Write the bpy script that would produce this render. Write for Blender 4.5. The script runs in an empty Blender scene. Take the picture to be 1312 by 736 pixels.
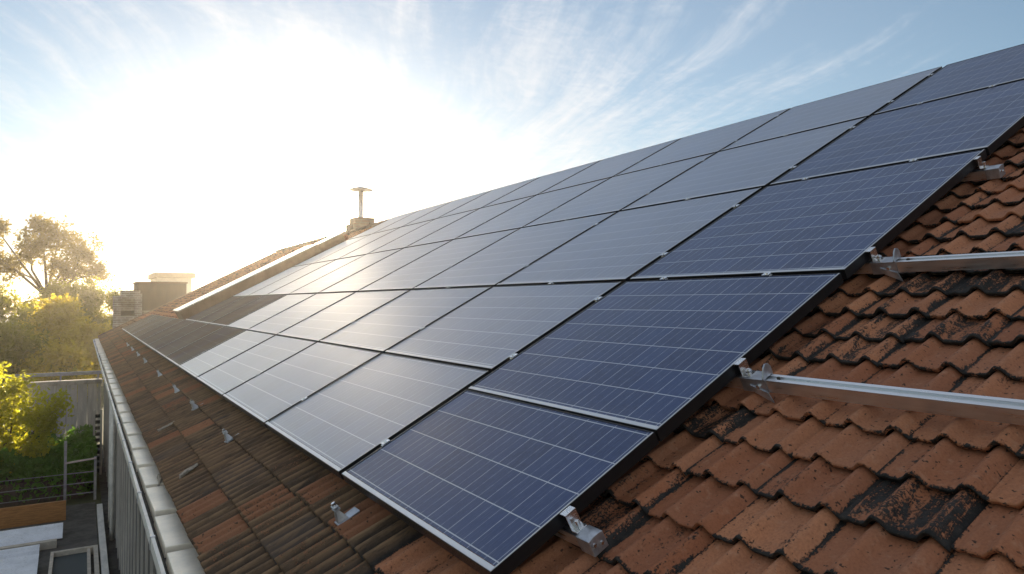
import bpy, bmesh, math, random
import numpy as np
from mathutils import Vector, Matrix, Euler
rng = np.random.default_rng(7); random.seed(7)
SC = bpy.context.scene; COL = SC.collection
R = math.radians

# ------------------------------------------------------------------ camera, sky, sun, exposure
# world: +Y runs along the eaves away from the viewer, +X up the roof towards the ridge
CAM_Z = 4.6
cd = bpy.data.cameras.new('camera'); cam = bpy.data.objects.new('camera', cd); COL.objects.link(cam)
cam.location = (0, 0, CAM_Z); cam.rotation_euler = (R(91.3), 0, -R(31.89))
cd.sensor_width = 36; cd.lens = 24.26; cd.clip_start = 0.05; cd.clip_end = 3000
SC.camera = cam
SUN = Vector((0.2540, 0.9610, 0.1080)).normalized()
SUN_EL = math.asin(SUN.z); SUN_AZ = math.atan2(SUN.x, SUN.y)
sd = bpy.data.lights.new('sun', 'SUN'); sun = bpy.data.objects.new('sun', sd); COL.objects.link(sun)
sd.energy = 4.0; sd.angle = R(0.55); sd.color = (1.0, 0.83, 0.6)
sun.rotation_euler = SUN.to_track_quat('Z', 'Y').to_euler(); sun.location = (8, 40, 40)
SC.view_settings.view_transform = 'Standard'; SC.view_settings.look = 'None'
SC.view_settings.gamma = 1; SC.view_settings.use_curve_mapping = False
SC.view_settings.exposure = 1.85
SC.render.engine = 'CYCLES'
SC.cycles.use_denoising = True
SC.cycles.volume_bounces = 0; SC.cycles.max_bounces = 8
SC.cycles.sample_clamp_indirect = 8

class NT:
    """small node-tree helper"""
    def __init__(s, t): s.t = t; s.n = t.nodes; s.l = t.links
    def __call__(s, kind, ins=None, **kw):
        n = s.n.new(kind)
        for k, v in kw.items(): setattr(n, k, v)
        for k, v in (ins or {}).items():
            if hasattr(v, 'is_output'): s.l.new(v, n.inputs[k])
            else: n.inputs[k].default_value = v
        return n
    def math(s, op, a, b=0.0, c=0.0, clamp=False):
        n = s('ShaderNodeMath', {0: a, 1: b, 2: c}, operation=op); n.use_clamp = clamp; return n.outputs[0]
    def vmath(s, op, a, b=(0, 0, 0)):
        n = s('ShaderNodeVectorMath', {0: a, 1: b}, operation=op)
        return n.outputs['Value'] if op in ('DOT_PRODUCT', 'LENGTH') else n.outputs[0]
    def noise(s, vec, scale, detail=3, rough=.5, dist=0.0):
        return s('ShaderNodeTexNoise', {'Vector': vec, 'Scale': scale, 'Detail': detail, 'Roughness': rough, 'Distortion': dist})
    def ramp(s, x, lo, hi, a=0.0, b=1.0, smooth=True):
        n = s('ShaderNodeMapRange', {0: x, 1: lo, 2: hi, 3: a, 4: b})
        n.interpolation_type = 'SMOOTHSTEP' if smooth else 'LINEAR'; return n.outputs[0]
    def mix(s, f, a, b, blend='MIX'):
        n = s('ShaderNodeMix', data_type='RGBA', blend_type=blend)
        for k, v in ((0, f), (6, a), (7, b)):
            if hasattr(v, 'is_output'): s.l.new(v, n.inputs[k])
            elif k and len(v) == 3: n.inputs[k].default_value = (*v, 1)
            else: n.inputs[k].default_value = v
        return n.outputs[2]
    def comb(s, x, y, z): return s('ShaderNodeCombineXYZ', {0: x, 1: y, 2: z}).outputs[0]

def build_world():
    w = bpy.data.worlds.new('World'); SC.world = w; w.use_nodes = True
    t = NT(w.node_tree); w.node_tree.nodes.clear()
    sky = t('ShaderNodeTexSky', sky_type='NISHITA', sun_disc=False, sun_elevation=SUN_EL, sun_rotation=SUN_AZ,
            air_density=1.0, dust_density=0.16, ozone_density=2.2, altitude=100)
    tc = t('ShaderNodeTexCoord'); d = t.vmath('NORMALIZE', tc.outputs['Generated'])
    xyz = t('ShaderNodeSeparateXYZ', {0: d})
    z = t.math('MAXIMUM', xyz.outputs[2], 0.0)
    zz = t.math('ADD', z, 0.10)
    # a flat layer of high cloud: the direction projected on a plane overhead
    px, py = t.math('DIVIDE', xyz.outputs[0], zz), t.math('DIVIDE', xyz.outputs[1], zz)
    a = R(17)                                                # the streaks run towards this bearing
    ca, sa = math.cos(a), math.sin(a)
    al = t.math('ADD', t.math('MULTIPLY', px, sa), t.math('MULTIPLY', py, ca))
    ac = t.math('SUBTRACT', t.math('MULTIPLY', px, ca), t.math('MULTIPLY', py, sa))
    q = t.comb(al, ac, 0.0)
    warp = t.noise(q, 0.7, 2).outputs['Color']
    wv = t('ShaderNodeVectorMath', {0: t.vmath('SUBTRACT', warp, (.5, .5, .5)), 1: (0.9, 0.55, 0)}, operation='MULTIPLY').outputs[0]
    qq = t.vmath('ADD', q, wv)
    s1 = t.noise(t.vmath('MULTIPLY', qq, (0.26, 1.7, 1)), 2.3, 7, .62, .3).outputs[0]
    s2 = t.noise(t.vmath('MULTIPLY', qq, (0.9, 6.0, 1)), 2.0, 6, .6).outputs[0]
    mott = t.noise(t.vmath('MULTIPLY', qq, (3.4, 3.0, 1)), 6.0, 4, .6, .5).outputs[0]
    broad = t.noise(t.vmath('ADD', t.vmath('MULTIPLY', q, (.35, .6, 1)), (7.1, 4.4, 0)), 1.1, 2).outputs[0]
    c = t.math('ADD', t.math('MULTIPLY', s1, .58), t.math('MULTIPLY', s2, .24))
    c = t.math('ADD', c, t.math('MULTIPLY', mott, .16))
    c = t.math('ADD', c, t.math('MULTIPLY', t.math('SUBTRACT', broad, .5), .55))
    sd_ = t.vmath('DOT_PRODUCT', d, tuple(SUN))
    near = t.ramp(sd_, .82, .98, 0, .08)                      # thicker veil of cirrus round the sun
    c = t.math('ADD', c, near)
    cm = t.ramp(c, .46, .76, 0.18, .90)
    cm = t.math('MULTIPLY', cm, t.ramp(sd_, .35, .85, .12, 1))
    # unseen broken cloud added behind the viewer to lift the ambient light
    cm = t.math('MAXIMUM', cm, t.math('MULTIPLY', t.ramp(sd_, .12, -.25, 0, .6), t.ramp(c, .30, .55, .35, 1)))
    # and an unseen thin high veil added overhead to lighten panels and tiles
    cm = t.math('MAXIMUM', cm, t.math('MULTIPLY', t.ramp(xyz.outputs[2], .44, .66, 0, .42), t.ramp(c, .30, .60, .55, 1)))
    # thin cloud scatters sunlight forward: brighter towards the sun
    f1 = t.math('POWER', t.math('MAXIMUM', sd_, 0.0), 26.0)
    f2 = t.math('POWER', t.math('MAXIMUM', sd_, 0.0), 160.0)
    lum = t.math('ADD', t.math('ADD', t.math('MULTIPLY', f1, CLOUD_F1), t.math('MULTIPLY', f2, CLOUD_F2)), CLOUD_0)
    cc = t.mix(f1, (.95, .97, 1.0), (1.0, .95, .87))
    cloud = t('ShaderNodeVectorMath', {0: cc, 'Scale': lum}, operation='SCALE').outputs[0]
    # the solar aureole of a dusty evening sky
    f3 = t.math('POWER', t.math('MAXIMUM', sd_, 0.0), 45.0)
    aur = t('ShaderNodeVectorMath', {0: (1.0, .81, .56), 'Scale': t.math('ADD', t.math('MULTIPLY', f3, AUREOLE), t.math('MULTIPLY', t.math('POWER', t.math('MAXIMUM', sd_, 0.0), 600.0), CORE))}, operation='SCALE').outputs[0]
    base = t('ShaderNodeVectorMath', {0: sky.outputs[0], 'Scale': 1.0}, operation='SCALE').outputs[0]
    base = t.vmath('ADD', base, aur)
    col = t.mix(cm, base, cloud)
    bg = t('ShaderNodeBackground', {'Color': col, 'Strength': SKY_STRENGTH})
    out = t('ShaderNodeOutputWorld', {'Surface': bg.outputs[0]})
SKY_STRENGTH = 0.055
CLOUD_0, CLOUD_F1, CLOUD_F2, AUREOLE, CORE = 4.8, .9, 8.0, 4.0, 800.0
build_world()

# ------------------------------------------------------------------ roof frame
RP = R(27.9); CR, SR = math.cos(RP), math.sin(RP)
def RF(u, v, n):
    """point on the roof: u along the eave, v up the slope, n above the glass of the panels (metres)"""
    return Vector((v * CR - (n - 1) * SR, u, CAM_Z + v * SR + (n - 1) * CR))

# ------------------------------------------------------------------ mesh helpers
def tag(o, label=None, cat=None, group=None, kind=None):
    if label: o['label'] = label
    if cat: o['category'] = cat
    if group: o['group'] = group
    if kind: o['kind'] = kind
    return o
def empty(name, loc=(0, 0, 0), rot=(0, 0, 0)):
    o = bpy.data.objects.new(name, None); COL.objects.link(o); o.location = loc; o.rotation_euler = rot
    o.empty_display_size = .2; return o
def copy_tree(o, parent=None):
    c = o.copy(); COL.objects.link(c); c.parent = parent
    for ch in [x for x in bpy.data.objects if x.parent == o]: copy_tree(ch, c)
    return c

class MB:
    """collects boxes, tubes and sheets into one mesh"""
    def __init__(s): s.v = []; s.f = []
    def face(s, pts):
        k = len(s.v); s.v += [tuple(p) for p in pts]; s.f.append(tuple(range(k, k + len(pts)))); return s
    def hexa(s, p):                       # 8 points: bottom ring 0-3, top ring 4-7
        k = len(s.v); s.v += [tuple(q) for q in p]
        for f in ((3, 2, 1, 0), (4, 5, 6, 7), (0, 1, 5, 4), (1, 2, 6, 5), (2, 3, 7, 6), (3, 0, 4, 7)):
            s.f.append(tuple(k + i for i in f))
        return s
    def box(s, a, b, T=None):
        (x0, y0, z0), (x1, y1, z1) = a, b
        p = [(x0, y0, z0), (x1, y0, z0), (x1, y1, z0), (x0, y1, z0), (x0, y0, z1), (x1, y0, z1), (x1, y1, z1), (x0, y1, z1)]
        if T: p = [T(*q) for q in p]
        return s.hexa(p)
    def prism(s, outline, y0, y1, T=None):    # outline in (x, z), run along y
        T = T or (lambda x, y, z: (x, y, z)); n = len(outline); k = len(s.v)
        s.v += [tuple(T(x, y0, z)) for x, z in outline] + [tuple(T(x, y1, z)) for x, z in outline]
        for i in range(n): s.f.append((k + i, k + (i + 1) % n, k + n + (i + 1) % n, k + n + i))
        s.f.append(tuple(k + i for i in reversed(range(n)))); s.f.append(tuple(k + n + i for i in range(n))); return s
    def tube(s, pts, r, seg=8, caps=True):
        pts = [Vector(p) for p in pts]; rs = r if hasattr(r, '__len__') else [r] * len(pts); k = len(s.v); n = len(pts)
        for i, p in enumerate(pts):
            d = (pts[min(i + 1, n - 1)] - pts[max(i - 1, 0)]).normalized()
            a = d.orthogonal().normalized() if abs(d.z) > .95 else d.cross(Vector((0, 0, 1))).normalized()
            b = d.cross(a)
            for j in range(seg):
                t = 2 * math.pi * j / seg; s.v.append(tuple(p + (a * math.cos(t) + b * math.sin(t)) * rs[i]))
        for i in range(n - 1):
            for j in range(seg):
                s.f.append((k + i * seg + j, k + i * seg + (j + 1) % seg, k + (i + 1) * seg + (j + 1) % seg, k + (i + 1) * seg + j))
        if caps:
            s.f.append(tuple(k + j for j in reversed(range(seg)))); s.f.append(tuple(k + (n - 1) * seg + j for j in range(seg)))
        return s
    def lathe(s, c, prof, seg=20):
        k = len(s.v)
        for r, z in prof:
            for j in range(seg):
                t = 2 * math.pi * j / seg; s.v.append((c[0] + r * math.cos(t), c[1] + r * math.sin(t), c[2] + z))
        for i in range(len(prof) - 1):
            for j in range(seg):
                s.f.append((k + i * seg + j, k + i * seg + (j + 1) % seg, k + (i + 1) * seg + (j + 1) % seg, k + (i + 1) * seg + j))
        return s
    def build(s, name, mat, parent=None, world=False, bevel=0, smooth=False):
        me = bpy.data.meshes.new(name); me.from_pydata(s.v, [], s.f); me.materials.append(mat)
        bm = bmesh.new(); bm.from_mesh(me); bmesh.ops.recalc_face_normals(bm, faces=bm.faces)
        if bevel: bmesh.ops.bevel(bm, geom=list(bm.edges), offset=bevel, segments=2, affect='EDGES', profile=.6, clamp_overlap=True)
        bm.to_mesh(me); bm.free()
        if smooth: me.shade_smooth()
        return link(name, me, parent, world)
def link(name, me, parent=None, world=False):
    o = bpy.data.objects.new(name, me); COL.objects.link(o)
    if parent:
        o.parent = parent
        if world:                              # vertices are in world space, parent is not rotated
            base = Vector(parent.location)
            if parent.parent: base = base + Vector(parent.parent.location)
            o.location = -base
    return o
def np_mesh(name, V, F, mat, smooth=False):
    """V (n,3), F (m,4) arrays"""
    me = bpy.data.meshes.new(name); n, m = len(V), len(F)
    me.vertices.add(n); me.vertices.foreach_set('co', V.astype(np.float32).ravel())
    me.loops.add(m * 4); me.loops.foreach_set('vertex_index', F.astype(np.int32).ravel())
    me.polygons.add(m); me.polygons.foreach_set('loop_start', np.arange(0, m * 4, 4, dtype=np.int32))
    me.update(calc_edges=True); me.materials.append(mat)
    if smooth: me.polygons.foreach_set('use_smooth', np.ones(m, bool))
    return me

# ------------------------------------------------------------------ materials
def new_mat(name):
    m = bpy.data.materials.new(name); m.use_nodes = True; t = NT(m.node_tree); b = m.node_tree.nodes['Principled BSDF']
    return m, t, b
def bump(t, b, h, strength=.3, dist=.01):
    n = t('ShaderNodeBump', {'Height': h, 'Strength': strength, 'Distance': dist}); t.l.new(n.outputs[0], b.inputs['Normal'])
def simple(name, col, rough=.6, metal=0.0, var=.25, scale=6.0, stretch=(1, 1, 1), bmp=.15, rvar=.1):
    m, t, b = new_mat(name)
    p = t.vmath('MULTIPLY', t('ShaderNodeTexCoord').outputs['Object'], stretch)
    n1 = t.noise(p, scale, 5, .6).outputs[0]; n2 = t.noise(p, scale * 7, 4, .6).outputs[0]
    k = t.math('ADD', t.math('MULTIPLY', n1, .7), t.math('MULTIPLY', n2, .3))
    f = t.ramp(k, .3, .7)
    lo = tuple(max(0, c * (1 - var)) for c in col); hi = tuple(min(1, c * (1 + var)) for c in col)
    t.l.new(t.mix(f, lo, hi), b.inputs['Base Color'])
    t.l.new(t.ramp(n2, .3, .7, max(.02, rough - rvar), min(1, rough + rvar)), b.inputs['Roughness'])
    b.inputs['Metallic'].default_value = metal
    if bmp: bump(t, b, k, bmp, .01)
    return m
def brick_mat(name, c1, c2, mortar, scale, bw=.24, bh=.075):
    m, t, b = new_mat(name)
    p = t('ShaderNodeTexCoord').outputs['Object']; x = t('ShaderNodeSeparateXYZ', {0: p})
    q = t.comb(t.math('ADD', x.outputs[0], x.outputs[1]), x.outputs[2], 0.0)
    br = t('ShaderNodeTexBrick', {'Vector': q, 'Color1': (*c1, 1), 'Color2': (*c2, 1), 'Mortar': (*mortar, 1), 'Scale': scale,
                                  'Mortar Size': .012, 'Brick Width': bw, 'Row Height': bh})
    n = t.noise(p, 5, 5).outputs[0]
    t.l.new(t.mix(t.ramp(n, .3, .75, 0, .5), br.outputs[0], (.08, .06, .05)), b.inputs['Base Color'])
    b.inputs['Roughness'].default_value = .85; bump(t, b, br.outputs['Fac'], -.4, .01); return m

def tile_mat():
    m, t, b = new_mat('clay_roof_tiles')
    p = t('ShaderNodeTexCoord').outputs['Object']
    at = t('ShaderNodeAttribute', attribute_name='tile'); s = t('ShaderNodeSeparateColor', {0: at.outputs['Color']})
    var, blk, rnd = s.outputs[0], s.outputs[1], s.outputs[2]
    uv = t('ShaderNodeSeparateXYZ', {0: t('ShaderNodeUVMap', uv_map='tile_uv').outputs[0]}); x, y = uv.outputs[0], uv.outputs[1]
    # weathering streaks run down the slope (object space is the roof frame: X up the slope)
    n_big = t.noise(p, 5.5, 4, .6).outputs[0]
    n_str = t.noise(t.vmath('MULTIPLY', p, (4, 24, 24)), 1.0, 7, .72, .6).outputs[0]
    n_spk = t.noise(p, 150, 3, .7).outputs[0]
    n_med = t.noise(p, 38, 5, .65).outputs[0]
    clay = t.mix(t.ramp(var, 0, 1), (.31, .108, .047), (.50, .208, .098))
    clay = t.mix(t.ramp(n_big, .3, .75, 0, .6), clay, (.33, .145, .080))
    clay = t.mix(t.ramp(n_spk, .35, .75, 0, .35), clay, (.11, .035, .018))
    clay = t.mix(t.ramp(n_med, .52, .75, 0, .4), clay, (.46, .26, .16))
    clay = t.mix(t.math('MULTIPLY', rnd, .5), clay, (.22, .115, .062))
    # dark crust: ragged along nose and side joint, then streaks where the tile is overgrown
    edge = t.math('ADD', t.ramp(y, .0, .065, .22, 0), t.math('ADD', t.ramp(x, 0, .05, .24, 0), t.ramp(x, .93, 1.0, 0, .24)))
    crest = t.math('POWER', t.math('ABSOLUTE', t.math('SINE', t.math('MULTIPLY', t.math('ADD', x, -.035), 3 * math.pi))), 7.0)
    k = t.math('ADD', t.math('MULTIPLY', n_str, .80), t.math('MULTIPLY', n_med, .30))
    k = t.math('ADD', k, t.math('ADD', edge, t.math('MULTIPLY', t.math('SUBTRACT', blk, .5), .62)))
    k = t.math('ADD', k, t.math('MULTIPLY', t.math('SUBTRACT', n_spk, .5), .50))
    k = t.math('ADD', k, t.math('SUBTRACT', t.math('MULTIPLY', rnd, .09), .10))
    # worn crests of the ribbed tiles by the eave, lit tone painted in
    wear_lit = t.math('MULTIPLY', t.math('MULTIPLY', crest, rnd), t.ramp(n_str, .35, .62, .02, .30))
    k = t.math('SUBTRACT', k, t.math('MULTIPLY', wear_lit, .7))
    crust = t.ramp(k, .52, .62)
    pits = t.ramp(t.noise(p, 75, 2, .5).outputs[0], .66, .70)
    dark = t.mix(t.ramp(n_med, .4, .65), (.010, .009, .008), (.028, .024, .021))
    dark = t.mix(t.math('MULTIPLY', rnd, t.ramp(var, .35, .9, 0, .7)), dark, (.055, .034, .021))
    dark = t.mix(t.math('MULTIPLY', rnd, t.ramp(var, .25, 0, 0, .6)), dark, (.050, .053, .060))
    dark = t.mix(t.math('MULTIPLY', crest, t.math('MULTIPLY', rnd, t.ramp(n_str, .35, .6, .25, 1.0))), dark, (.24, .145, .075))  # warm lit crests painted over the dark crust
    dark = t.mix(t.ramp(n_spk, .60, .68, 0, .4), dark, (.13, .085, .05))
    lich = t.ramp(t.noise(p, 22, 5, .7).outputs[0], .66, .72, 0, .45)
    clay = t.mix(t.math('MULTIPLY', pits, .85), clay, (.02, .014, .010))
    col = t.mix(crust, clay, dark); col = t.mix(t.math('MULTIPLY', lich, t.ramp(blk, .25, .8)), col, (.20, .155, .09))
    t.l.new(col, b.inputs['Base Color'])
    t.l.new(t.mix(crust, (.78,) * 3, (.72,) * 3), b.inputs['Roughness'])
    b.inputs['Specular IOR Level'].default_value = .35
    h = t.math('ADD', t.math('MULTIPLY', n_med, .5), t.math('ADD', t.math('MULTIPLY', n_spk, .35), t.math('MULTIPLY', crust, .35)))
    bump(t, b, h, .75, .006); return m

def cell_mat(dust=False, matt=False):
    m, t, b = new_mat('solar_cells_painted_reflection' if dust else 'solar_cells_under_matt_glass' if matt else 'solar_cells_under_glass')
    oi = t('ShaderNodeObjectInfo'); p = t.vmath('ADD', t('ShaderNodeTexCoord').outputs['Object'], t.comb(t.math('MULTIPLY', oi.outputs['Random'], 37.0), t.math('MULTIPLY', oi.outputs['Random'], 53.0), 0.0))
    uvn = t('ShaderNodeUVMap', uv_map='cells').outputs[0]; uv = t('ShaderNodeSeparateXYZ', {0: uvn}); x, y = uv.outputs[0], uv.outputs[1]
    def line(c, n, w, off=0.0):
        f = t.math('FRACT', t.math('ADD', t.math('MULTIPLY', c, n), off)); f = t.math('ABSOLUTE', t.math('SUBTRACT', f, .5))
        return t.ramp(f, .5 - w * n * 1.15, .5 - w * n * .85, 0, 1)                 # w: half width in cell units
    cell = t('ShaderNodeVectorMath', {0: uvn}, operation='FLOOR').outputs[0]
    wn = t('ShaderNodeTexWhiteNoise', {'Vector': t.vmath('ADD', cell, t.comb(t.math('MULTIPLY', oi.outputs['Random'], 91.0), 0.0, 0.0))}, noise_dimensions='3D').outputs[0]
    vo = t('ShaderNodeTexVoronoi', {'Vector': t.vmath('MULTIPLY', p, (1, 1.6, 1)), 'Scale': 90.0}).outputs['Color']
    g = t('ShaderNodeSeparateColor', {0: vo}).outputs[0]
    base = t.mix(wn, (.007, .023, .090), (.013, .040, .140))
    base = t.mix(t.ramp(g, 0, 1, 0, .5), base, (.024, .052, .165))
    streak = t.noise(t.vmath('MULTIPLY', uvn, (1.0, .35, 1)), 6.0, 3, .6).outputs[0]
    bus = t.math('MULTIPLY', line(x, 3.0, .0075), t.ramp(streak, .35, .65, .25, .95))
    fin = t.math('MULTIPLY', line(x, 12.0, .0040, .5), t.ramp(streak, .40, .65, .05, .6))
    vg = t.math('MULTIPLY', line(x, 1.0, .010), t.ramp(streak, .3, .6, .5, 1))
    hg = line(y, 1.0, .013)
    col = t.mix(fin, base, (.16, .19, .27)); col = t.mix(bus, col, (.34, .38, .46))
    col = t.mix(vg, col, (.40, .44, .52)); col = t.mix(hg, col, (.50, .53, .58))
    ed = t.ramp(y, -.1, .5, .16, .03)
    dn = t.math('ADD', t.math('MULTIPLY', t.ramp(t.noise(p, 2.0, 2, .5).outputs[0], .3, .7), .05), ed)
    if not (matt or dust): dn = t.math('MULTIPLY', dn, .35)
    col = t.mix(dn, col, (.34, .33, .31))
    if dust:                                                             # brown reflection painted into the colour of the panels at the far end
        rfl = t.ramp(t.noise(p, 1.3, 5, .65).outputs[0], .25, .6, .62, .9)
        col = t.mix(rfl, col, (.125, .088, .050))
    t.l.new(col, b.inputs['Base Color'])
    sm = t.noise(p, 1.2, 1, .4).outputs[0]; fine = t.noise(p, 320, 2).outputs[0]
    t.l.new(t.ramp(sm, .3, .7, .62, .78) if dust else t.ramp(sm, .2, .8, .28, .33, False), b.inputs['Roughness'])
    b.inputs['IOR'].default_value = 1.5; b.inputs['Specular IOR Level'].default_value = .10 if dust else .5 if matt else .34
    if matt:                                                             # satin anti-glare glass scatters the evening light widely
        b.inputs['Coat Weight'].default_value = 1.0; b.inputs['Coat IOR'].default_value = 1.9; b.inputs['Coat Roughness'].default_value = .47
    return m

def leaf_mat(name, c1, c2, trans, tw=.5):
    m, t, b = new_mat(name)
    p = t('ShaderNodeTexCoord').outputs['Object']
    at = t('ShaderNodeAttribute', attribute_name='leaf'); r = t('ShaderNodeSeparateColor', {0: at.outputs['Color']}).outputs[0]
    n = t.noise(p, 1.1, 3).outputs[0]
    f = t.math('ADD', t.math('MULTIPLY', r, .65), t.math('MULTIPLY', t.ramp(n, .3, .7), .35))
    col = t.mix(f, c1, c2)
    t.l.new(col, b.inputs['Base Color']); b.inputs['Roughness'].default_value = .5; b.inputs['Specular IOR Level'].default_value = .3
    tr = t('ShaderNodeBsdfTranslucent', {'Color': t.mix(f, tuple(.75 * c for c in trans), trans)})
    mx = t('ShaderNodeMixShader', {0: tw, 1: b.outputs[0], 2: tr.outputs[0]})
    t.l.new(mx.outputs[0], m.node_tree.nodes['Material Output'].inputs['Surface']); return m

M = dict(
    tile=tile_mat(), cells=cell_mat(), refl_tinted=cell_mat(True), matt=cell_mat(False, True),
    frame=simple('black_anodised_frame', (.010, .010, .012), .38, .3, .2, 20, bmp=0),
    trim=simple('silver_frame_edge', (.62, .62, .62), .38, 1.0, .05, 3, bmp=0, rvar=.02),
    rail=simple('brushed_aluminium', (.72, .73, .75), .36, 1.0, .12, 14, (1, .08, 1), .03),
    zinc=simple('galvanised_steel', (.50, .52, .56), .42, .9, .25, 24, bmp=.1),
    bolt=simple('bright_steel', (.75, .75, .75), .22, 1.0, .1, 40, bmp=0),
    deck=simple('roof_underlay', (.02, .016, .014), .9, 0, .3, 9),
    gutcap=simple('weathered_zinc_cover', (.88, .79, .65), .44, .35, .12, 5, (1, 1, 1), .01, .04),
    gutter=simple('white_gutter_paint', (.66, .63, .57), .42, 0, .2, 7, (1, .4, 1), .08),
    trough=simple('dirty_gutter_bed', (.05, .045, .038), .9, 0, .5, 18),
    wall=simple('grey_board_wall', (.44, .41, .37), .8, 0, .22, 3, (3, 3, .4), .1),
    cladding=simple('dark_grey_wall_cladding', (.085, .078, .072), .75, 0, .3, 4, (3, 3, .4), .1),
    coping=simple('pale_metal_coping', (.85, .83, .78), .18, .9, .06, 8, bmp=.02),
    brown=simple('brown_render', (.16, .10, .065), .85, 0, .25, 5),
    brick=brick_mat('red_brown_brick', (.30, .19, .13), (.25, .15, .10), (.28, .23, .18), 1.0),
    palebrick=brick_mat('pale_brick', (.38, .31, .25), (.30, .25, .20), (.5, .46, .4), 1.0),
    stone=simple('grey_stone_coping', (.36, .32, .27), .8, 0, .3, 5),
    wood=simple('orange_brown_plank', (.34, .15, .045), .55, 0, .35, 6, (1, 8, 8), .15),
    pole=simple('grey_galvanised_post', (.32, .32, .31), .5, .6, .2, 12),
    palewood=simple('pale_painted_wood', (.50, .44, .36), .6, 0, .2, 8),
    sheet=simple('white_corrugated_sheet', (.70, .72, .76), .35, 0, .12, 4, bmp=.03),
    concrete=simple('dark_weathered_concrete', (.085, .078, .068), .9, 0, .5, 5, bmp=.4),
    earth=simple('dry_grass_ground', (.07, .075, .03), .95, 0, .45, .8, bmp=.4),
    glass=simple('dark_wired_glass', (.035, .05, .055), .6, 0, .3, 60, (1, 12, 1), .3),
    dark=simple('dark_opening', (.02, .018, .016), .8, 0, .3, 5),
    plaster=simple('pale_plaster', (.55, .50, .43), .8, 0, .12, 3),
    darkpanel=simple('dark_brown_panel', (.085, .055, .036), .7, 0, .25, 3, (2, 2, .5)),
    tan=simple('tan_flat_roof', (.34, .27, .19), .85, 0, .25, 3),
    litter=simple('dry_leaf_litter', (.30, .26, .21), .9, 0, .5, 60, bmp=.6),
    bark=simple('tree_bark', (.09, .065, .045), .9, 0, .35, 12, (1, 1, .2), .5),
    leaf_dark=leaf_mat('hedge_leaves', (.030, .075, .012), (.085, .175, .030), (.22, .44, .04), .42),
    leaf_mid=leaf_mat('wood_leaves', (.040, .055, .010), (.10, .11, .020), (.50, .47, .035), .55),
    leaf_sun=leaf_mat('sunlit_leaves', (.06, .075, .012), (.14, .14, .025), (.85, .66, .04), .6),
    leaf_thin=leaf_mat('thin_tree_leaves', (.035, .033, .010), (.07, .058, .015), (.36, .26, .03), .42),
    leaf_yellow=leaf_mat('yellow_green_leaves', (.10, .14, .015), (.28, .29, .03), (.80, .76, .05), .55),
)

# ------------------------------------------------------------------ ground
me = bpy.data.meshes.new('ground'); me.from_pydata([(-260, -120, -.02), (260, -120, -.02), (260, 420, -.02), (-260, 420, -.02)], [], [(0, 1, 2, 3)])
me.materials.append(M['earth']); tag(link('ground', me), kind='structure')
y0 = MB().box((-3.2, 8.0, -.3), (.30, 18.3, .10)).build('terrace', M['concrete']); tag(y0, kind='structure')
y0 = MB().box((.43, -3, -.3), (.60, 26, .03)).build('alley', M['concrete']); tag(y0, kind='structure')

# ------------------------------------------------------------------ the house
RIDGE_V = 5.80
house = empty('house', (6, 11.5, 0))
tag(house, 'long brick and board house under an old red clay tile roof, carrying the solar panels', 'house')
U0, U1 = -1.6, 24.6
TW = .236
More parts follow.
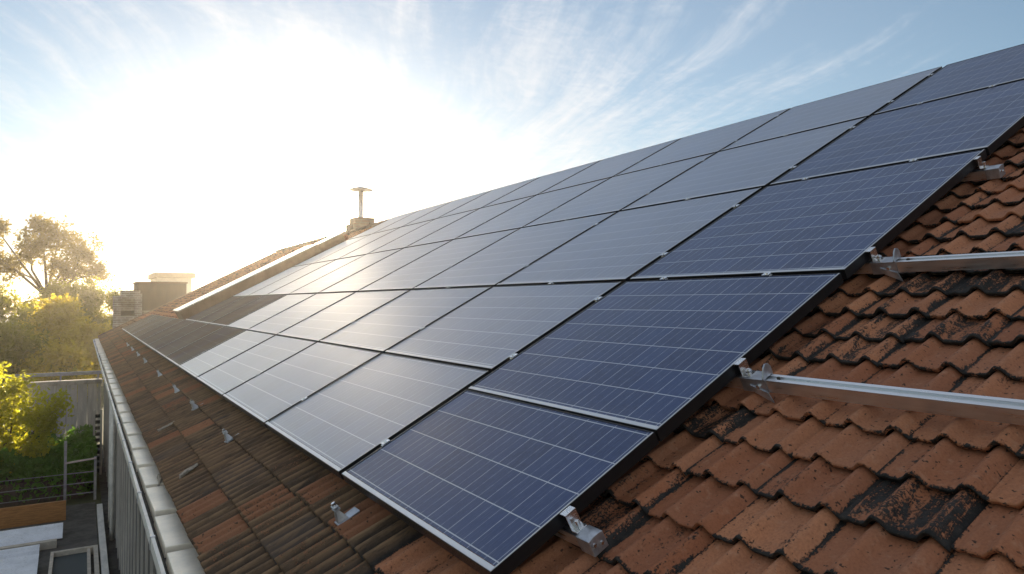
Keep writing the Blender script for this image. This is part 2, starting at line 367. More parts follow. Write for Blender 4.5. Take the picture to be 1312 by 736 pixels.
# course lines, wider near the eave
vs = [-.12, .098, .31, .515, .71, .895, 1.075, 1.24, 1.40]
while vs[-1] < RIDGE_V - .12: vs.append(vs[-1] + .157)
def tile_roof():
    nx = 31
    xs = np.linspace(0, 1, nx)
    def prof(x, rolls):
        z = np.zeros_like(x)
        for c, w in rolls:
            k = np.clip(np.abs(x - c) / w, 0, 1); z = np.maximum(z, .026 * np.cos(k * math.pi / 2) ** 1.1)
        z -= .005 * np.exp(-((x - .045) / .016) ** 2)
        z += .005 * np.exp(-((x - .085) / .018) ** 2)
        z -= .004 * np.exp(-((x - .12) / .014) ** 2)
        z += np.where(x > .965, -(x - .965) / .035 * .006, 0)
        return z
    pz = prof(xs, ((.36, .115), (.84, .125))); pr = prof(xs, ((.20, .080), (.53, .080), (.86, .085))) * 1.3
    ys = np.array([0.0, 0.0, .0, .03, .3, .62, 1.0]); ny = len(ys)
    drop = np.array([-.015, -.008, -.002, 0, 0, 0, 0.0]); yoff = np.array([.004, .0, -.002, 0, 0, 0, 0])
    X, Y = np.meshgrid(xs, ys); Z0 = np.tile(pz, (ny, 1)) + drop[:, None]; Z1 = np.tile(pr, (ny, 1)) + drop[:, None]
    YO = np.repeat(yoff[:, None], nx, 1)
    idx = np.arange(nx * ny).reshape(ny, nx)
    Ft = np.stack([idx[:-1, :-1], idx[:-1, 1:], idx[1:, 1:], idx[1:, :-1]], -1).reshape(-1, 4)
    VV, FF, UV, TC = [], [], [], []; off = 0
    us = np.arange(U1, U0, -TW)
    u_shift = .951 - us[np.argmin(np.abs(us - .951))]
    for i in range(len(vs)):
        v0 = vs[i]; L = (vs[i + 1] - v0 if i + 1 < len(vs) else .15)
        for u in us:
            u = u + u_shift
            if 2.3 < u < 13.9 and .85 < v0 < 5.3: continue          # fully under the panels
            if 13.9 < u < 19.0 and .80 < v0 < .95: continue
            far = u > 2.15
            rib = float(far and v0 < 1.0)
            if far and v0 < 1.0: pb = .80
            elif v0 < 1.35: pb = .10
            elif v0 < 1.50: pb = .16
            elif v0 < 2.15: pb = .50
            else: pb = .32
            r = rng.random()
            if r < pb: blk = rng.uniform(.50, .80)
            elif r < pb + .48: blk = rng.uniform(.34, .56)
            else: blk = rng.uniform(.06, .34)
            if rib: blk = rng.uniform(.80, 1.0) if r < pb else rng.uniform(.30, .72)
            y = Y * (L * 1.12) + YO; yt = 1 - Y
            sc = 1 + rng.normal(0, .008)
            z = (Z1 if far and v0 < 1.0 else Z0) * rng.uniform(.94, 1.06) + .024 * yt + rng.normal(0, .0016) + (X - .5) * rng.normal(0, .004)
            a = rng.normal(0, .007)
            vv = v0 + y + (X - .5) * TW * a + rng.normal(0, .0022)
            uu = u - X * TW * 1.012 * sc + y * a * .4
            VV.append(np.stack([vv, uu, z - .142], -1).reshape(-1, 3)); FF.append(Ft + off); off += nx * ny
            UV.append(np.stack([X, Y], -1).reshape(-1, 2))
            TC.append(np.tile([rng.random(), blk, rib, 1.0], (nx * ny, 1)))
    V = np.concatenate(VV); F = np.concatenate(FF); UV = np.concatenate(UV); TC = np.concatenate(TC)
    me = np_mesh('roof', V, F, M['tile'], True)
    uvl = me.uv_layers.new(name='tile_uv'); uvl.data.foreach_set('uv', UV[F.ravel()].astype(np.float32).ravel())
    ca = me.color_attributes.new('tile', 'FLOAT_COLOR', 'POINT'); ca.data.foreach_set('color', TC.astype(np.float32).ravel())
    o = bpy.data.objects.new('roof', me); COL.objects.link(o); o.parent = house
    o.rotation_euler = (0, -RP, 0); o.location = RF(0, 0, 0) - Vector(house.location); return o
roof = tile_roof()
roof['label'] = 'weathered orange and black clay tile roof slope'
RT = lambda v, u, n: RF(u, v, n)
MB().box((-.10, U0, -.23), (RIDGE_V, U1 - .02, -.172), RT).build('roof_deck', M['deck'], house, True)
# far slope of the roof, seen only from elsewhere
top = RF(0, RIDGE_V, -.17); bx = top.x * 2 - RF(0, -.1, -.17).x
MB().hexa([(top.x + .01, U0, top.z - .05), (bx, U0, RF(0, -.1, -.17).z - .05), (bx, U1, RF(0, -.1, -.17).z - .05), (top.x + .01, U1, top.z - .05),
           (top.x + .01, U0, top.z + .03), (bx, U0, RF(0, -.1, -.17).z + .03), (bx, U1, RF(0, -.1, -.17).z + .03), (top.x + .01, U1, top.z + .03)]).build('rear_roof_slope', M['brick'], house, True)
# ridge tiles: half-round caps, one mesh (pattern of the roof)
mb = MB(); rc = RF(0, RIDGE_V + .06, -.150); k = 0; u = U0
while u < U1 - .1:
    seg = [(rc.x + .12 * math.cos(a) * 1.15, rc.z + .118 * math.sin(a)) for a in np.linspace(math.pi, 0, 9)]
    s2 = [(rc.x + .105 * math.cos(a) * 1.15, rc.z + .100 * math.sin(a)) for a in np.linspace(math.pi, 0, 9)]
    kk = len(mb.v); mb.v += [(x, u, z) for x, z in seg] + [(x, u + .40, z) for x, z in s2]
    for i in range(8): mb.f.append((kk + i, kk + i + 1, kk + 10 + i, kk + 9 + i))
    mb.f.append(tuple(kk + i for i in range(9)))
    u += .37
mb.build('ridge_cap', M['brown'], house, True)
# far verge of the roof
MB().box((-.12, U1, -.26), (RIDGE_V, U1 + .10, -.085), RT).build('verge_board', M['brown'], house, True)
# walls
WX = .60; EZ = RF(0, -.1, -.24).z
mb = MB()
mb.box((WX, U0, 0), (WX + .2, U1, EZ - .02))
mb.hexa([(WX + .2, U1 - .25, 0), (bx - .3, U1 - .25, 0), (bx - .3, U1 - .02, 0), (WX + .2, U1 - .02, 0),
         (WX + .2, U1 - .25, EZ), (bx - .3, U1 - .25, EZ), (bx - .3, U1 - .02, EZ), (WX + .2, U1 - .02, EZ)])
mb.face([(WX + .2, U1 - .1, EZ), (bx - .3, U1 - .1, EZ), (top.x, U1 - .1, top.z - .1)])
mb.box((bx - .5, U0, 0), (bx - .3, U1 - .25, EZ))
mb.build('wall', M['cladding'], house, True)
mb = MB()
for i, y in enumerate(np.arange(1.2, U1, .62)):
    mb.box((WX - .022, y, .05), (WX, y + .04, EZ - .03))
mb.build('batten', M['wall'], house, True)
# a board of white fascia behind the gutter, the gutter itself and its covers
FX = Vector((.288, 0, CAM_Z - 1.112)); gz = FX.z
gut = MB().prism([(FX.x, gz), (FX.x + .016, gz), (FX.x + .016, gz - .050), (FX.x + .10, gz - .085), (FX.x + .20, gz - .085),
                  (FX.x + .20, gz - .100), (FX.x + .095, gz - .100), (FX.x, gz - .058)], U0, U1 + .05).build('gutter', M['gutter'], house, True)
MB().box((FX.x + .017, U0, gz - .049), (FX.x + .22, U1, gz - .036)).build('gutter_bed', M['trough'], gut).location = (0, 0, 0)
u = .8; i = 0
while u < U1 - .3:
    L = .43 + rng.uniform(-.03, .03) + min(.25, u * .03)
    z0 = gz + .006 + rng.normal(0, .002); sk = rng.normal(0, .003); x0, x1 = FX.x + .043 + sk, .452; lo = gz - .06
    m_ = MB().hexa([(x0 - .006, u, lo), (x1, u, lo), (x1, u + L, lo), (x0 - .006, u + L, lo), (x0, u + .004, z0 + .007), (x1, u + .004, z0 + .010), (x1, u + L, z0), (x0 - sk, u + L, z0 - .004)])
    m_.build('gutter_cover', M['gutcap'], gut, bevel=.0045).location = (0, 0, 0)
    u += L + rng.uniform(.040, .060)
mb = MB()
for y in np.arange(1.0, U1, .9):
    MB().box((FX.x - .004, y, gz - .060), (FX.x + .019, y + .02, gz + .004)).build('gutter_clip', M['zinc'], gut).location = (0, 0, 0)
MB().box((WX - .03, U0, gz - .30), (WX - .005, U1, gz - .125)).build('fascia', M['stone'], house, True)
MB().box((FX.x + .06, U0, gz - .145), (WX + .15, U1, gz - .122)).build('soffit', M['wall'], house, True)
for y in (15.4, 16.3): MB().tube([(WX - .07, y, .05), (WX - .07, y, gz - .12)], .04, 10).build('downpipe', M['gutter'], house, True, smooth=True)
# raised cross wall of the roof with its pale metal coping
MB().box((1.30, 14.40, -.17), (4.25, 15.30, .125), RT).build('cross_wall', M['brown'], house, True)
MB().box((1.28, 14.38, .127), (4.25, 15.32, .150), RT).build('cross_wall_coping', M['coping'], house, True)
MB().box((4.32, 14.60, -.17), (4.9, 15.10, .10), RT).build('vent_box', M['brown'], house, True)
MB().box((4.31, 14.59, .102), (4.91, 15.11, .125), RT).build('vent_box_lid', M['coping'], house, True)
# chimney with its stove pipe and cowl
cx, cy = 6.0, 16.8
zr = RF(0, RIDGE_V, 0).z
ch = MB()
ch.box((cx - .34, cy - .3, zr - .6), (cx + .34, cy + .3, zr + .14)); ch.box((cx - .26, cy - .24, zr + .14), (cx + .22, cy + .24, zr + .30))
ch.box((cx + .08, cy - .32, zr + .14), (cx + .40, cy + .32, zr + .18))
ch = ch.build('chimney', M['brick'], house, True)
o = MB().lathe((cx - .05, cy, zr + .30), [(.075, 0), (.06, .03), (.055, .78), (.0, .78)], 14).build('stove_pipe', M['zinc'], ch, smooth=True); o.location = (0, 0, 0)
o = MB().lathe((cx - .05, cy, zr + 1.02), [(.0, -.02), (.30, -.005), (.31, .005), (.16, .055), (.0, .095)], 22).build('cowl', M['zinc'], ch); o.location = (0, 0, 0)
for a in (0, 2.1, 4.2):
    o = MB().tube([(cx - .05 + .058 * math.cos(a), cy + .058 * math.sin(a), zr + .88), (cx - .05 + .17 * math.cos(a), cy + .17 * math.sin(a), zr + .885), (cx - .05 + .2 * math.cos(a), cy + .2 * math.sin(a), zr + 1.02)], .007, 5)
    o.build('cowl_bracket', M['zinc'], ch).location = (0, 0, 0)

# ------------------------------------------------------------------ solar panels
GAP = .028
cols = [(1.50, 2.668)]
while len(cols) < 15:
    a = cols[-1][1] + (GAP if len(cols) > 1 else .036); cols.append((a, a + (1.30 if len(cols) == 1 else 1.345)))
rows_near = [(.455, 1.082), (1.090, 2.122), (2.148, 3.368), (3.392, 4.612), (4.636, 5.745)]
rows_far = [(.455, 1.235), (1.250, 2.122)] + rows_near[2:]
mesh_cache = {}
def panel_meshes(W, H, glass='cells'):
    """W along the eave (local -Y), H up the slope (local X); origin at the lower right corner of the glass"""
    key = (round(W, 3), round(H, 3), glass)
    if key in mesh_cache: return mesh_cache[key]
    f = MB(); e = .010; t = .040
    h_ = .004
    f.box((0, 0, -t), (e, W, -.001)); f.box((H - h_, 0, -t), (H, W, -.001)); f.box((e, 0, -t), (H - h_, e, -.001)); f.box((e, W - e, -t), (H - h_, W, -.001))
    o = f.build('frame', M['frame']); fr = o.data; bpy.data.objects.remove(o)
    g = MB(); g.box((.002, .002, -.0008), (.018, W - .004, .0006)); g.box((.018, .002, -.0008), (H - .004, .0065, .0006))
    o = g.build('edge_trim', M['trim']); tr = o.data; bpy.data.objects.remove(o)
    # glass sheet with a UV that counts cells
    m0 = .0105; me = bpy.data.meshes.new('cell_sheet')
    me.from_pydata([(.0215, m0, -.0030), (H - h_, m0, -.0030), (H - h_, W - m0, -.0030), (.0215, W - m0, -.0030)], [], [(0, 1, 2, 3)])
    me.materials.append(M[glass])
    nx, ny = max(1, round(W / .144)), max(1, round(H / .152))
    b = .09                                                            # blank border in cell units
    uv = me.uv_layers.new(name='cells')
    for l, c in zip(me.loops, [(b, b), (b, ny - b), (nx - b, ny - b), (nx - b, b)]):
        pass
    cs = [(-b, -b), (-b, ny + b), (nx + b, ny + b), (nx + b, -b)]
    for l in me.loops: uv.data[l.index].uv = cs[l.vertex_index]
    mesh_cache[key] = (fr, tr, me); return mesh_cache[key]
ORD = ['first', 'second', 'third', 'fourth', 'fifth', 'sixth', 'seventh', 'eighth', 'ninth', 'tenth', 'eleventh', 'twelfth', 'thirteenth', 'fourteenth', 'fifteenth']
clamp_mb = MB().box((-.017, -GAP / 2 - .002, -.004), (.017, GAP / 2 + .002, .003)).box((-.02, -GAP / 2 + .003, -.05), (.02, GAP / 2 - .003, -.004))
clamp_mb.tube([(0, 0, .002), (0, 0, .007)], .006, 6)
o = clamp_mb.build('clamp', M['bolt']); CLAMP = o.data; bpy.data.objects.remove(o)
RAILS = (1.49, 2.32)
for ci, (u0, u1) in enumerate(cols):
    for ri, (v0, v1) in enumerate(rows_near if ci == 0 else rows_far):
        if ri >= 1 and u1 > 14.38: continue
        if u0 > 19.6: continue
        W, H = u1 - u0, v1 - v0
        refl_tinted = (ri == 0 and u0 > 8.0) or (ri == 1 and u0 > 9.4)  # far panels that carry the painted brown reflection
        fr, tr, ce = panel_meshes(W, H, 'refl_tinted' if refl_tinted else 'matt' if ci else 'cells')
        root = empty('solar_panel', RF(u0, v0, 0) , (0, -RP, 0))
        rowtxt = ['lowest row', 'second row up', 'middle row', 'fourth row up', 'top row'][ri]
        tone = 'brown reflection tinted' if refl_tinted else 'dark blue' if ci < 2 else 'grey blue' if ci < 5 else 'bright reflecting'
        if ci == 0:
            rt = ['solar panel at the near bottom corner of the array',
                  'solar panel beside the lower bare rail, just above the near corner panel',
                  'large solar panel between the upper bare rail and the silver stub bracket',
                  'solar panel right above the silver stub bracket, on the bare tile side',
                  'topmost solar panel on the bare tile side, under the ridge'][ri]
            lab = 'dark blue ' + rt
        else:
            lab = f'{tone} panel, {ORD[ci]} from the bare rails, {rowtxt}'
        tag(root, lab, 'solar panel', 'solar panels covering the tiled roof')
        for nm, dat in (('frame', fr), ('edge_trim', tr), ('cell_sheet', ce)):
            c = bpy.data.objects.new(nm, dat); COL.objects.link(c); c.parent = root
            if nm == 'cell_sheet': c.location.z = rng.normal(0, .0003); c.rotation_euler = (rng.normal(0, .0004), rng.normal(0, .0004), 0)
        if ci < 6:
            for fv in ((.25, .8) if H > .9 and ci < 2 else (.35,)):
                c = bpy.data.objects.new('clamp', CLAMP); COL.objects.link(c); c.parent = root; c.location = (H * fv + rng.normal(0, .03), W + GAP / 2, 0)
            if ri >= 1:
                for fu in ((.3, .74) if ci == 0 else (.5,)):
                    if ci > 2 or (ci < 3 and ri == 1): continue
                    c = bpy.data.objects.new('clamp', CLAMP); COL.objects.link(c); c.parent = root; c.location = (-.013, W * fu + rng.normal(0, .05), 0); c.rotation_euler = (0, 0, math.pi / 2); c.scale = (1, .8, 1)

# ------------------------------------------------------------------ rails, stub brackets, roof hooks
def rail(v, label):
    root = empty('mounting_rail', RF(1.42, v, -.05), (0, -RP, 0)); tag(root, label, 'rail', 'bare aluminium mounting rails'); root.scale = (.94, 1, .90)
    # local: X up the slope, Y along the eave (away), Z off the roof
    prof = [(-.021, -.048), (.021, -.048), (.021, 0), (.008, 0), (.008, -.006), (-.008, -.006), (-.008, 0), (-.021, 0)]
    MB().prism(prof, -3.0, .9).build('rail_bar', M['rail'], root, bevel=.0012)
    br = MB()
    br.box((-.0245, -.02, -.051), (-.0215, .075, .003)); br.box((.0215, -.02, -.051), (.0245, .075, .0))
    # a rounded fin standing up beside the rail
    fin = [(-.028, .003), (.026, .003), (.026, .030), (.018, .044), (.004, .050), (-.010, .040), (-.028, .010)]
    br.prism(fin, -.020, -.015); br.box((-.026, -.015, .0005), (.026, .075, .0035))
    br.hexa([(-.029, -.03, -.085), (-.0245, -.03, -.085), (-.0245, .03, -.05), (-.029, .03, -.05), (-.029, -.02, -.045), (-.0245, -.02, -.045), (-.0245, .04, -.02), (-.029, .04, -.02)])
    br.build('bracket', M['zinc'], root, bevel=.001)
    MB().tube([(-.0245, .01, -.024), (-.031, .01, -.024)], .007, 6).build('bolt', M['bolt'], root)
    MB().tube([(0, -.055, -.004), (0, -.055, .003)], .006, 6).build('screw', M['trough'], root)
    ec = MB(); ec.box((-.022, .062, -.002), (.022, .066, .053)); ec.box((-.022, .062, .050), (.022, .090, .055)); ec.box((-.022, .035, .003), (.022, .062, .007))
    ec.tube([(0, .050, .007), (0, .050, .026)], .007, 6)
    ec.tube([(0, .050, .015), (0, .050, .022)], .012, 6)
    ec.build('end_clamp', M['bolt'], root, bevel=.0008)
rail(RAILS[0], 'bare aluminium rail on the tiles, the lower and nearer of the two')
rail(RAILS[1], 'bare aluminium rail on the tiles, the upper of the two')
def stub(u, v, label):
    root = empty('rail_end_bracket', RF(u, v, -.055), (0, -RP, 0)); tag(root, label, 'bracket', 'short silver rail ends beside the panels'); root.scale = (.85, .9, .9)
    MB().prism([(-.03, -.052), (.03, -.052), (.03, .0), (.012, .004), (-.012, .004), (-.03, .0)], -.028, .034).build('end_cap', M['zinc'], root, bevel=.002)
    MB().box((-.026, .035, -.046), (.026, .5, -.004)).build('rail_stub', M['rail'], root)
    b = MB().tube([(-.015, -.028, -.02), (-.015, -.0315, -.02)], .006, 6); b.tube([(.012, -.028, -.03), (.012, -.0315, -.03)], .006, 6)
    b.build('rivet', M['bolt'], root)
    ec = MB(); ec.box((-.022, .03, .004), (.022, .058, .008)); ec.box((-.022, .054, .004), (.022, .058, .058)); ec.box((-.022, .054, .055), (.022, .082, .060)); ec.tube([(0, .04, .008), (0, .04, .034)], .007, 6)
    ec.build('end_clamp', M['bolt'], root, bevel=.0008)
stub(1.425, .712, 'small silver bracket below the near corner panel, low on the orange tiles')
stub(1.435, 3.26, 'small silver bracket high up beside the panels, above the upper bare rail')
def hook():
    root = empty('roof_hook')
    MB().prism([(-.05, -.02), (.045, -.02), (.05, -.012), (-.05, -.012)], -.030, .034).build('base_plate', M['zinc'], root, bevel=.0015)
    s = MB(); s.hexa([(-.045, -.020, -.012), (.0, -.024, -.012), (.0, .02, -.012), (-.045, .02, -.012), (-.03, -.014, .035), (-.018, -.014, .035), (-.018, .018, .035), (-.03, .018, .035)])
    s.box((-.035, -.02, .035), (-.010, .022, .041)); s.box((-.034, -.02, .046), (-.012, .022, .052)); s.build('strap', M['zinc'], root, bevel=.001)
    MB().tube([(-.022, .002, .03), (-.022, .002, .066)], .009, 8).build('bolt', M['bolt'], root)
    return root
hk = hook()
hook_u = [2.52, 4.50, 5.99, 7.22, 8.90, 11.0, 12.45, 13.9, 15.4]
hl = ['silver roof hook nearest the viewer, on dark tiles below the array', 'silver roof hook second from the near end of the row below the array',
      'silver roof hook third from the near end of the row below the array', 'silver roof hook fourth from the near end, on brown ribbed tiles',
      'tiny silver roof hook fifth from the near end, on brown ribbed tiles', 'tiny silver roof hook sixth from the near end, on hazy brown tiles',
      'tiny silver roof hook seventh from the near end, on hazy brown tiles', 'tiny silver roof hook next to last, far down the eave', 'tiny silver roof hook last of the row, far down the eave']
for i, u in enumerate(hook_u):
    o = hk if i == 0 else copy_tree(hk)
    o.location = RF(u, .375 if i == 0 else .31, -.085); o.rotation_euler = Euler((0, -RP, 0)).to_matrix().to_4x4().to_euler()
    o.rotation_euler = (Matrix.Rotation(-RP, 4, 'Y') @ Matrix.Rotation(rng.normal(.15, .12), 4, 'Z')).to_euler()
    o.scale = (.92, .92, .95)
    tag(o, hl[i], 'roof hook', 'silver roof hooks along the lower edge of the array')

def scrap(u, v, w, l, lab):
    mb = MB(); n = 7
    P = [[RF(u + (i / n - .5) * w + rng.normal(0, .004), v + (j / 3 - .5) * l + rng.normal(0, .004), -.105 + rng.uniform(0, .018)) for j in range(4)] for i in range(n + 1)]
    for i in range(n):
        for j in range(3): mb.face([P[i][j], P[i + 1][j], P[i + 1][j + 1], P[i][j + 1]])
    o = mb.build('debris', M['litter']); tag(o, lab, 'debris')
scrap(4.35, .02, .06, .11, 'pale crumpled scrap of dry litter on the tiles nearest the viewer')
scrap(5.9, .05, .07, .13, 'long pale mossy scrap further along the lowest tiles')
mb = MB()
for i in range(9):
    uu = 4.72 + i * .02; mb.tube([RF(uu, -.16 + rng.normal(0, .004), -.175), RF(uu + .01, -.135, -.158 + rng.uniform(0, .01)), RF(uu + .02, -.105, -.160)], .007, 5)
tag(mb.build('litter', M['litter']), 'small dark clump of twigs lying on a gutter cover', 'twigs')

# ------------------------------------------------------------------ the yard below the eave
o = empty('boundary_wall', (-3, 26.9, 0)); tag(o, 'grey board wall with stone coping behind the hedge, closing the yard', 'wall')
mb = MB(); x = -7.0
while x < .50:
    w = .29 + rng.uniform(-.02, .02); mb.box((x, 26.8 + rng.normal(0, .004), 0), (min(x + w - .012, .55), 26.95, 1.92)); x += w
mb.build('boarding', M['wall'], o, True)
MB().box((-7.05, 26.72, 1.92), (.58, 27.05, 2.06)).build('coping', M['stone'], o, True)
mb = MB().box((-7.05, 26.84, 2.22), (.58, 26.94, 2.33))
mb.build('top_rail', M['pole'], o, True)
mb = MB()
for x in np.arange(-6.9, .6, 1.05): mb.box((x, 26.86, 2.06), (x + .05, 26.92, 2.22))
mb.build('rail_support', M['pole'], o, True)

o = empty('wire_fence', (-1.5, 18.95, 0)); tag(o, 'low wire fence with grey posts in front of the dark hedge', 'fence')
for x, h in ((-3.3, 1.35), (-.29, 1.42), (.30, 1.0)):
    MB().box((x - .028, 18.92, 0), (x + .028, 18.98, h)).build('post', M['pole'], o, True)
MB().tube([(-.29, 18.9, .92), (.32, 18.9, .97)], .022, 8).build('handrail', M['palewood'], o, True)
mb = MB()
for z in (.18, .42, .66): mb.tube([(-3.3, 18.95, z), (-.29, 18.95, z)], .007, 5); mb.tube([(-.29, 18.95, z), (.30, 18.95, z)], .012, 5)
mb.build('wire', M['pole'], o, True)

o = empty('louvre_screen', (.38, 21.5, 0)); tag(o, 'narrow dark louvred screen between pale posts against the house wall', 'screen')
for x in (.30, .46): MB().box((x - .025, 21.45, 0), (x + .025, 21.52, 1.75)).build('post', M['wall'], o, True)
mb = MB()
for z in np.arange(.1, 1.7, .16): mb.box((.325, 21.47, z), (.435, 21.50, z + .09))
mb.build('slat', M['dark'], o, True)

tag(MB().box((-3.4, 17.1, .02), (-.24, 17.17, .50)).build('plank', M['wood'], bevel=.006), 'long orange brown wooden plank standing on edge below the hedge', 'plank')
def sheet(x0, x1, ya, yb, za, zb, lab):
    mb = MB(); n = 6
    for i in range(n):
        y0_, y1_ = ya + (yb - ya) * i / n, ya + (yb - ya) * (i + 1) / n; z0_, z1_ = za + (zb - za) * i / n, za + (zb - za) * (i + 1) / n
        e0, e1 = (.012 if i % 2 else 0), (0 if i % 2 else .012)
        mb.hexa([(x0, y0_, z0_ + e0 - .01), (x1, y0_, z0_ + e0 - .01), (x1, y1_, z1_ + e1 - .01), (x0, y1_, z1_ + e1 - .01),
                 (x0, y0_, z0_ + e0), (x1, y0_, z0_ + e0), (x1, y1_, z1_ + e1), (x0, y1_, z1_ + e1)])
    tag(mb.build('roof_sheet', M['sheet']), lab, 'sheet', 'white sheets on the terrace')
sheet(-3.3, -.27, 15.72, 16.2, .14, .30, 'bluish white sheet nearest the wooden plank')
sheet(-3.0, -.60, 14.75, 15.1, .13, .26, 'narrow white sheet, middle one of the three below the plank')
sheet(-3.0, -.58, 13.5, 14.4, .13, .30, 'white sheet beside the wooden window frame, farthest from the plank')
tag(MB().box((-3.0, 15.25, .10), (-.35, 15.38, .24)).build('timber', M['palewood'], bevel=.005), 'weathered grey timber lying between the white sheets', 'timber')
o = empty('skylight', (-.06, 13.9, .1)); tag(o, 'pale framed skylight with dark wired glass on the terrace', 'skylight')
f = MB(); f.box((-.42, 13.0, .10), (-.37, 14.6, .24)); f.box((.22, 13.0, .10), (.285, 14.6, .24)); f.box((-.37, 14.53, .10), (.22, 14.6, .24)); f.box((-.37, 13.0, .10), (.22, 13.06, .24)); f.box((.12, 13.06, .10), (.17, 14.53, .22))
f.build('frame', M['palewood'], o, True)
MB().box((-.37, 13.06, .11), (.12, 14.53, .16)).build('pane', M['glass'], o, True)
tag(MB().box((.315, 8.0, 0), (.42, 17.6, .22)).build('kerb', M['gutter'], bevel=.006), 'pale metal capped kerb running along the terrace by the house', 'kerb')

# ------------------------------------------------------------------ plants
def leaves_mesh(name, C, size, mat, squash=1.0):
    """C (n,3) leaf centres: one four-cornered leaf each"""
    n = len(C); a = rng.normal(size=(n, 3)); a /= np.linalg.norm(a, axis=1)[:, None]
    b = np.cross(a, rng.normal(size=(n, 3))); b /= np.linalg.norm(b, axis=1)[:, None]
    s = (size * rng.uniform(.6, 1.3, n))[:, None]; c = np.cross(a, b) * s * .12
    V = np.stack([C - a * s, C - b * s * .48 + c, C + a * s, C + b * s * .48 + c], 1).reshape(-1, 3)
    me = np_mesh(name, V, np.arange(4 * n).reshape(-1, 4), mat)
    ca = me.color_attributes.new('leaf', 'FLOAT_COLOR', 'POINT'); r = np.repeat(rng.random(n), 4)
    ca.data.foreach_set('color', np.stack([r, r, r, np.ones_like(r)], 1).astype(np.float32).ravel()); return me
def clumps(blobs, n_twig, per, spread, shell=.55):
    out, tw = [], []
    vol = np.array([b[3] ** 2 for b in blobs]); cnt = rng.multinomial(n_twig, vol / vol.sum())
    for (x, y, z, r), k in zip(blobs, cnt):
        d = rng.normal(size=(k, 3)); d /= np.linalg.norm(d, axis=1)[:, None]
        rad = r * (shell + (1 - shell) * rng.random(k)) * rng.uniform(.75, 1.15, k)
        c = np.array([x, y, z]) + d * rad[:, None] * np.array([1, 1, .85]); tw.append(c)
        m = rng.poisson(per, k) + 2
        out.append(np.repeat(c, m, 0) + rng.normal(0, spread, (m.sum(), 3)))
    return np.concatenate(out), np.concatenate(tw)
def tree(name, label, x, y, blobs, n_twig, per, spread, leaf, mat, trunk_r, group=None, twigs=0, shell=.55, cat='tree'):
    root = empty(name, (x, y, 0)); tag(root, label, cat, group)
    C, tw = clumps(blobs, n_twig, per, spread, shell); C = C[C[:, 2] > .05]
    link('crown', leaves_mesh('crown', C, leaf, mat), root)
    mb = MB(); zt = min(b[2] for b in blobs)
    fork = Vector((rng.normal(0, .1), rng.normal(0, .1), max(.5, zt * .75)))
    mb.tube([(0, 0, -.1), (fork.x * .4, fork.y * .3, fork.z * .5), fork], [trunk_r * 1.25, trunk_r, trunk_r * .8], 9)
    ends = []
    for b in blobs:
        e = Vector(b[:3]); mid = fork.lerp(e, .5) + Vector(rng.normal(0, .12 * b[3], 3)); mid.z += .1 * b[3]
        mb.tube([fork - Vector((0, 0, .1)), mid, e], [trunk_r * .62, trunk_r * .36, trunk_r * .14], 6); ends.append((mid, e, b))
    for k in range(twigs):
        e = Vector(tw[rng.integers(len(tw))]); s = min((q[i] for q in ends for i in (0, 1)), key=lambda p: (p - e).length)
        m_ = s.lerp(e, .5) + Vector(rng.normal(0, .08, 3)); mb.tube([s, m_, e], [trunk_r * .16, trunk_r * .09, trunk_r * .03], 4, False)
    mb.build('trunk', M['bark'], root); return root
GR = 'trees of the wood beyond the yard'
def bush_blobs(h, w, n):
    bl = []
    for i in range(n):
        a = rng.uniform(0, 6.28); r = w * math.sqrt(rng.random()) * .75; z = h * rng.uniform(.18, .80)
        bl.append((r * math.cos(a), r * math.sin(a), z, w * rng.uniform(.30, .48)))
    bl.append((0, 0, h * .80, w * .42)); return bl
wood = [(-6.8, 44, 6.0, 2.9, 'leaf_mid', 'tall olive green tree at the left edge of the wood, half cut by the frame'),
        (-3.6, 42, 5.6, 2.6, 'leaf_mid', 'broad olive tree of the wood right under the airy tall tree'),
        (-.9, 40, 5.1, 2.2, 'leaf_sun', 'sunlit yellow green tree in the middle of the wood'),
        (.2, 38, 4.0, 1.2, 'leaf_sun', 'bright yellow green tree beside the pale brick chimney'),
        (-5.4, 36, 4.4, 2.2, 'leaf_mid', 'dark green low tree at the front left of the wood'),
        (-2.4, 34, 3.9, 2.0, 'leaf_mid', 'dark rounded tree at the front of the wood, behind the board wall'),
        (-.95, 33.5, 2.9, 1.1, 'leaf_sun', 'small yellow bush rising over the coping next to the eave'),
        (2.2, 58, 5.9, 2.6, 'leaf_mid', 'dim green tree behind the pale brick chimney'),
        (-1.4, 56, 6.4, 3.0, 'leaf_mid', 'hazy far tree of the wood below the tall airy tree')]
for x, y, h, w, m_, lab in wood:
    tree('woodland_tree', lab, x, y, bush_blobs(h, w, 9), int(420 * w), 13, .21, .105, M[m_], .16, GR, 0, .35)
airy = [(-2.5, .5, 7.2, 1.5), (-1.0, -.4, 8.6, 1.6), (.7, .3, 9.4, 1.5), (2.2, 0, 8.2, 1.4), (3.0, .3, 6.8, 1.2), (-3.6, 0, 8.4, 1.2), (1.2, -.5, 7.0, 1.4), (-.6, .6, 10.2, 1.1), (-3.0, .2, 9.8, 1.0)]
tree('airy_tree', 'tall thin crowned tree with sky showing through, rising above the wood', -2.2, 60, airy, 300, 32, .20, .13, M['leaf_thin'], .2, None, 130, .25)
yl = [(0, 0, 2.1, .75), (-.7, .1, 1.8, .7), (.62, -.1, 1.9, .5), (.1, -.2, 2.65, .48), (-.8, 0, 2.6, .5), (.98, 0, 2.2, .30), (-.2, -.1, 1.3, .6), (-1.2, 0, 1.3, .6),
      (.45, -.1, 1.25, .42), (.8, -.1, 1.6, .32), (-1.5, .1, 2.1, .6), (-.3, .1, 2.95, .30)]
tree('yellow_tree', 'leafy yellow green small tree in front of the grey board wall, above the hedge', -1.42, 19.9, yl, 560, 15, .085, .060, M['leaf_yellow'], .045, None, 90, .3)
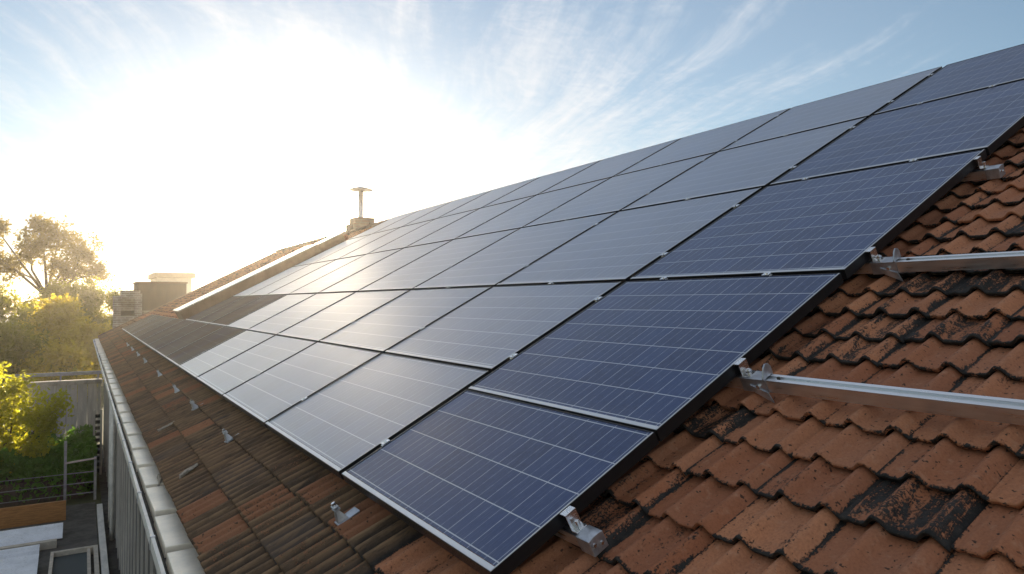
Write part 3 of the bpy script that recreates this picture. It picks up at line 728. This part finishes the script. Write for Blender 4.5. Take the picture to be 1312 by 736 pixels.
# hedge
def hedge():
    root = empty('hedge', (-1.6, 21.6, 0)); tag(root, 'dark green dense hedge behind the wire fence and wooden plank', 'hedge')
    n = 26000; P = rng.random((n, 3)); X = -2.6 + 4.5 * P[:, 0]; Yy = -2.6 + 4.4 * P[:, 1]
    top = .95 + .16 * np.sin(X * 3.1 + 1) + .12 * np.sin(Yy * 4.3) + .1 * np.sin(X * 7.7 + Yy * 5)
    Z = top * (1 - P[:, 2] ** 2.2 * .9)
    k = X < 1.92
    link('foliage', leaves_mesh('foliage', np.stack([X, Yy, Z], 1)[k], .075, M['leaf_dark']), root)
    MB().box((-2.4, -2.3, 0), (1.7, 1.6, .5)).build('stem', M['bark'], root)
hedge()

# ------------------------------------------------------------------ neighbours
NS = lambda x, y, z: (x * .9, y * .9, max(-.1, 4.6 + (z - 4.6) * .9) if z > .5 else -.1)
nb = empty('neighbour_house', (4.5, 28, 0)); tag(nb, 'neighbouring house with tan flat roof and a dark boxy upper storey', 'house')
MB().box((2.0, 28.8, 0), (9, 30.8, 4.12), NS).box((2.3, 30.803, 0), (9, 33.6, 4.12), NS).build('wall', M['plaster'], nb, True)
MB().box((1.93, 28.7, 4.123), (9.1, 30.9, 4.28), NS).box((2.2, 30.903, 4.123), (9.1, 33.7, 4.28), NS).build('flat_roof', M['tan'], nb, True)
MB().box((1.84, 30.95, 3.9), (3.6, 33.4, 5.38), NS).build('upper_storey', M['darkpanel'], nb, True)
MB().box((1.80, 30.91, 5.38), (3.64, 33.45, 5.44), NS).build('upper_roof', M['brown'], nb, True)
cw = MB(); cw.box((1.0, 29.72, 0), (1.9, 30.28, 3.6), NS); cw.box((.98, 29.7, 3.6), (1.22, 30.3, 4.86), NS); cw.box((1.68, 29.7, 3.6), (1.92, 30.3, 4.95), NS); cw.box((1.22, 29.7, 4.86 - .12), (1.68, 30.3, 5.06), NS); cw.box((1.68, 29.75, 4.95), (1.86, 30.25, 5.06), NS); cw.box((1.22, 30.0, 3.6), (1.68, 30.28, 4.74), NS); cw.box((1.22, 29.7, 3.6), (1.68, 30.0, 4.1), NS)
cw = cw.build('brick_chimney', M['palebrick'], nb, True)
MB().box((1.23, 29.9, 4.1), (1.67, 29.998, 4.3), NS).build('flue_opening', M['dark'], cw).location = (0, 0, 0)
fh = empty('far_house', (6.5, 62, 0)); tag(fh, 'small far white house with a dark cornice and thin aerials', 'house')
MB().box((4.9, 60, 0), (7.35, 66, 6.55)).build('wall', M['plaster'], fh, True)
MB().box((4.7, 59.7, 6.55), (7.6, 66.2, 6.95)).build('cornice', M['darkpanel'], fh, True)
for x in (5.4, 6.2, 7.1, 7.4): MB().tube([(x, 60.2, 6.9), (x, 60.2, 7.25 + .2 * (x > 7))], .02, 5).build('aerial', M['pole'], fh, True)
MB().box((3.6, 61, 0), (4.88, 65, 6.1)).build('side_wing', M['tan'], fh, True)

# ------------------------------------------------------------------ evening haze: one closed box of thin air round the place
def haze():
    mb = MB().box((-270, -130, -1.0), (270, 430, 12.5)); m = bpy.data.materials.new('evening_haze'); m.use_nodes = True
    t = NT(m.node_tree); t.n.clear()
    v = t('ShaderNodeVolumePrincipled', {'Color': (1.0, .92, .80, 1), 'Density': HAZE, 'Anisotropy': .80})
    t('ShaderNodeOutputMaterial', {'Volume': v.outputs[0]})
    tag(mb.build('haze', m), kind='stuff')
HAZE = .0006
haze()
